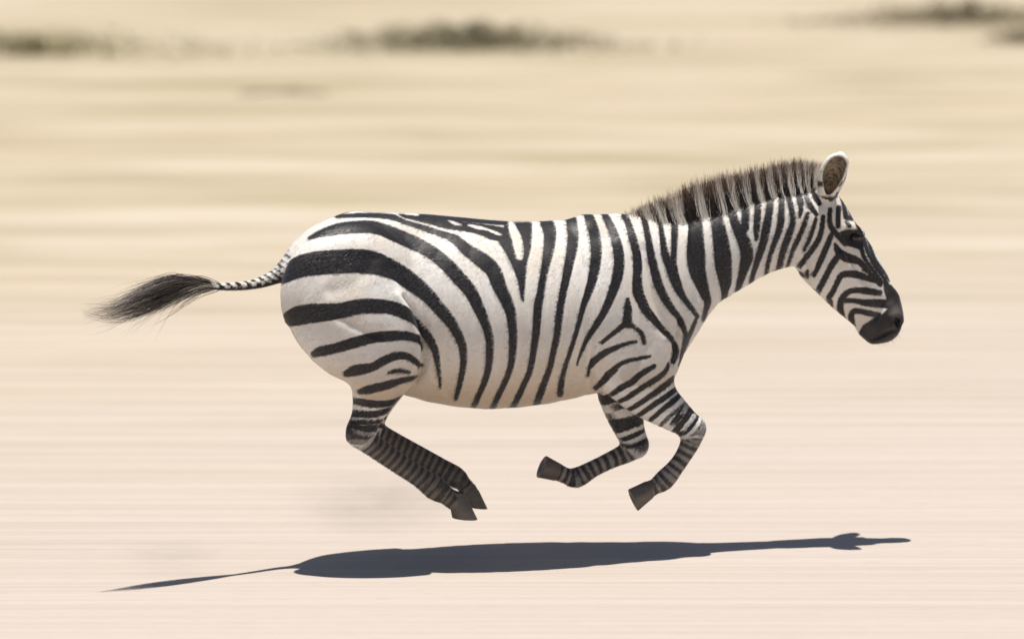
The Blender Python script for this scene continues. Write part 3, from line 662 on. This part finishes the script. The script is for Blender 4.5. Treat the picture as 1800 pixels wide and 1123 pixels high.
# dead twig in the grass
c = G(500, 168); tw = []; tf = []
def stick(a, b, ra, rb):
    i0 = len(tw); a = np.array(a, float); b = np.array(b, float)
    for pp, r_ in ((a, ra), (b, rb)):
        for q in range(6): tw.append(pp + np.array([0, math.cos(q * math.pi / 3) * r_, math.sin(q * math.pi / 3) * r_ + .004]))
    for q in range(6): tf.append([i0 + q, i0 + (q + 1) % 6, i0 + 6 + (q + 1) % 6, i0 + 6 + q])
pp = np.array([[-.24, -.03, .004], [-.12, 0, .012], [0, .015, .016], [.11, .0, .01], [.24, .03, .004]])
for a_, b_, r1, r2 in zip(pp[:-1], pp[1:], (.004, .007, .009, .006), (.007, .009, .006, .002)): stick(a_, b_, r1, r2)
stick(pp[2], (.10, .09, .03), .006, .002); stick(pp[1], (-.2, .07, .02), .005, .002); stick(pp[3], (.2, -.05, .02), .004, .002)
mt_, t, bs, lk = mat('dead_wood'); lk(mixc(t, noise(t, 40), (.16, .075, .05), (.28, .15, .10)), bs.inputs['Base Color'])
o = link('fallen_twig', mesh_np('fallen_twig', np.array(tw), np.array(tf), mt_)); o.location = (c[0], c[1], 0)
o['label'] = 'thin reddish brown dead twig lying on the straw ground above the zebra\'s rump'; o['category'] = 'twig'

# thin dust hanging behind the hooves and under the tail
md = bpy.data.materials.new('dust'); md.use_nodes = True; t = md.node_tree; t.nodes.clear()
out = t.nodes.new('ShaderNodeOutputMaterial'); vol = t.nodes.new('ShaderNodeVolumePrincipled'); t.links.new(vol.outputs[0], out.inputs['Volume'])
vol.inputs['Color'].default_value = (.97, .88, .76, 1); vol.inputs['Anisotropy'].default_value = .2
tc = t.nodes.new('ShaderNodeTexCoord'); ln_ = node(t, 'ShaderNodeVectorMath', operation='LENGTH'); t.links.new(tc.outputs['Object'], ln_.inputs[0])
fall = math_(t, 'SUBTRACT', 1.0, ln_.outputs['Value'], 0, True); nz = noise(t, 2.2, tc.outputs['Object'], 3, .6)
t.links.new(math_(t, 'MULTIPLY', math_(t, 'MULTIPLY', fall, 2.6), math_(t, 'MULTIPLY_ADD', nz, 3.0, -1.0, clamp=True)), vol.inputs['Density'])
def dust(u, v, w, h, label, name='dust_puff'):
    vs = []; fs = []; nu, nv = 20, 10
    for j in range(nv + 1):
        for i in range(nu):
            a, b = 2 * math.pi * i / nu, math.pi * j / nv; vs.append((math.sin(b) * math.cos(a), math.sin(b) * math.sin(a), math.cos(b)))
    for j in range(nv):
        for i in range(nu): fs.append([j * nu + i, (j + 1) * nu + i, (j + 1) * nu + (i + 1) % nu, j * nu + (i + 1) % nu])
    o = link(name, mesh_np(name, np.array(vs), np.array(fs), md)); p = P(u, v, 0); q = p[0] * E + p[2] * K
    o.location = (q[0], q[1], max(q[2], h / S + .01)); o.scale = (w / S, .16, h / S)
    o['kind'] = 'stuff'; o['label'] = label; o['category'] = 'dust'
dust(665, 885, 190, 66, 'faint beige dust puff hanging behind the hind hooves')
dust(300, 985, 110, 28, 'faint brown dust puff low over the tail shadow', 'dust_puff')

# whiskers on the lips
n = 46; wu = rng.uniform(1528, 1580, n); wv_ = 604 - (wu - 1550) ** 2 * .02 - rng.uniform(0, 16, n); wl = rng.choice([-1, 1], n) * rng.uniform(6, 20, n)
wa = Pv(wu, wv_, wl); dr = np.stack([rng.normal(-.1, .5, n), np.sign(wl) * rng.uniform(.1, .6, n), -rng.uniform(.5, 1, n)], 1); wlg = rng.uniform(.012, .032, n)[:, None]
WP = np.stack([wa - dr * .004, wa + dr * wlg * .5, wa + dr * wlg + np.array([0, 0, .002])], 1)
wk = link('whiskers', strands(None, WP, 2, np.full(n, .0009), np.ones((n, 3, 3)) * .05, 'whiskers', tuft_m), z); wk['kind'] = 'stuff'
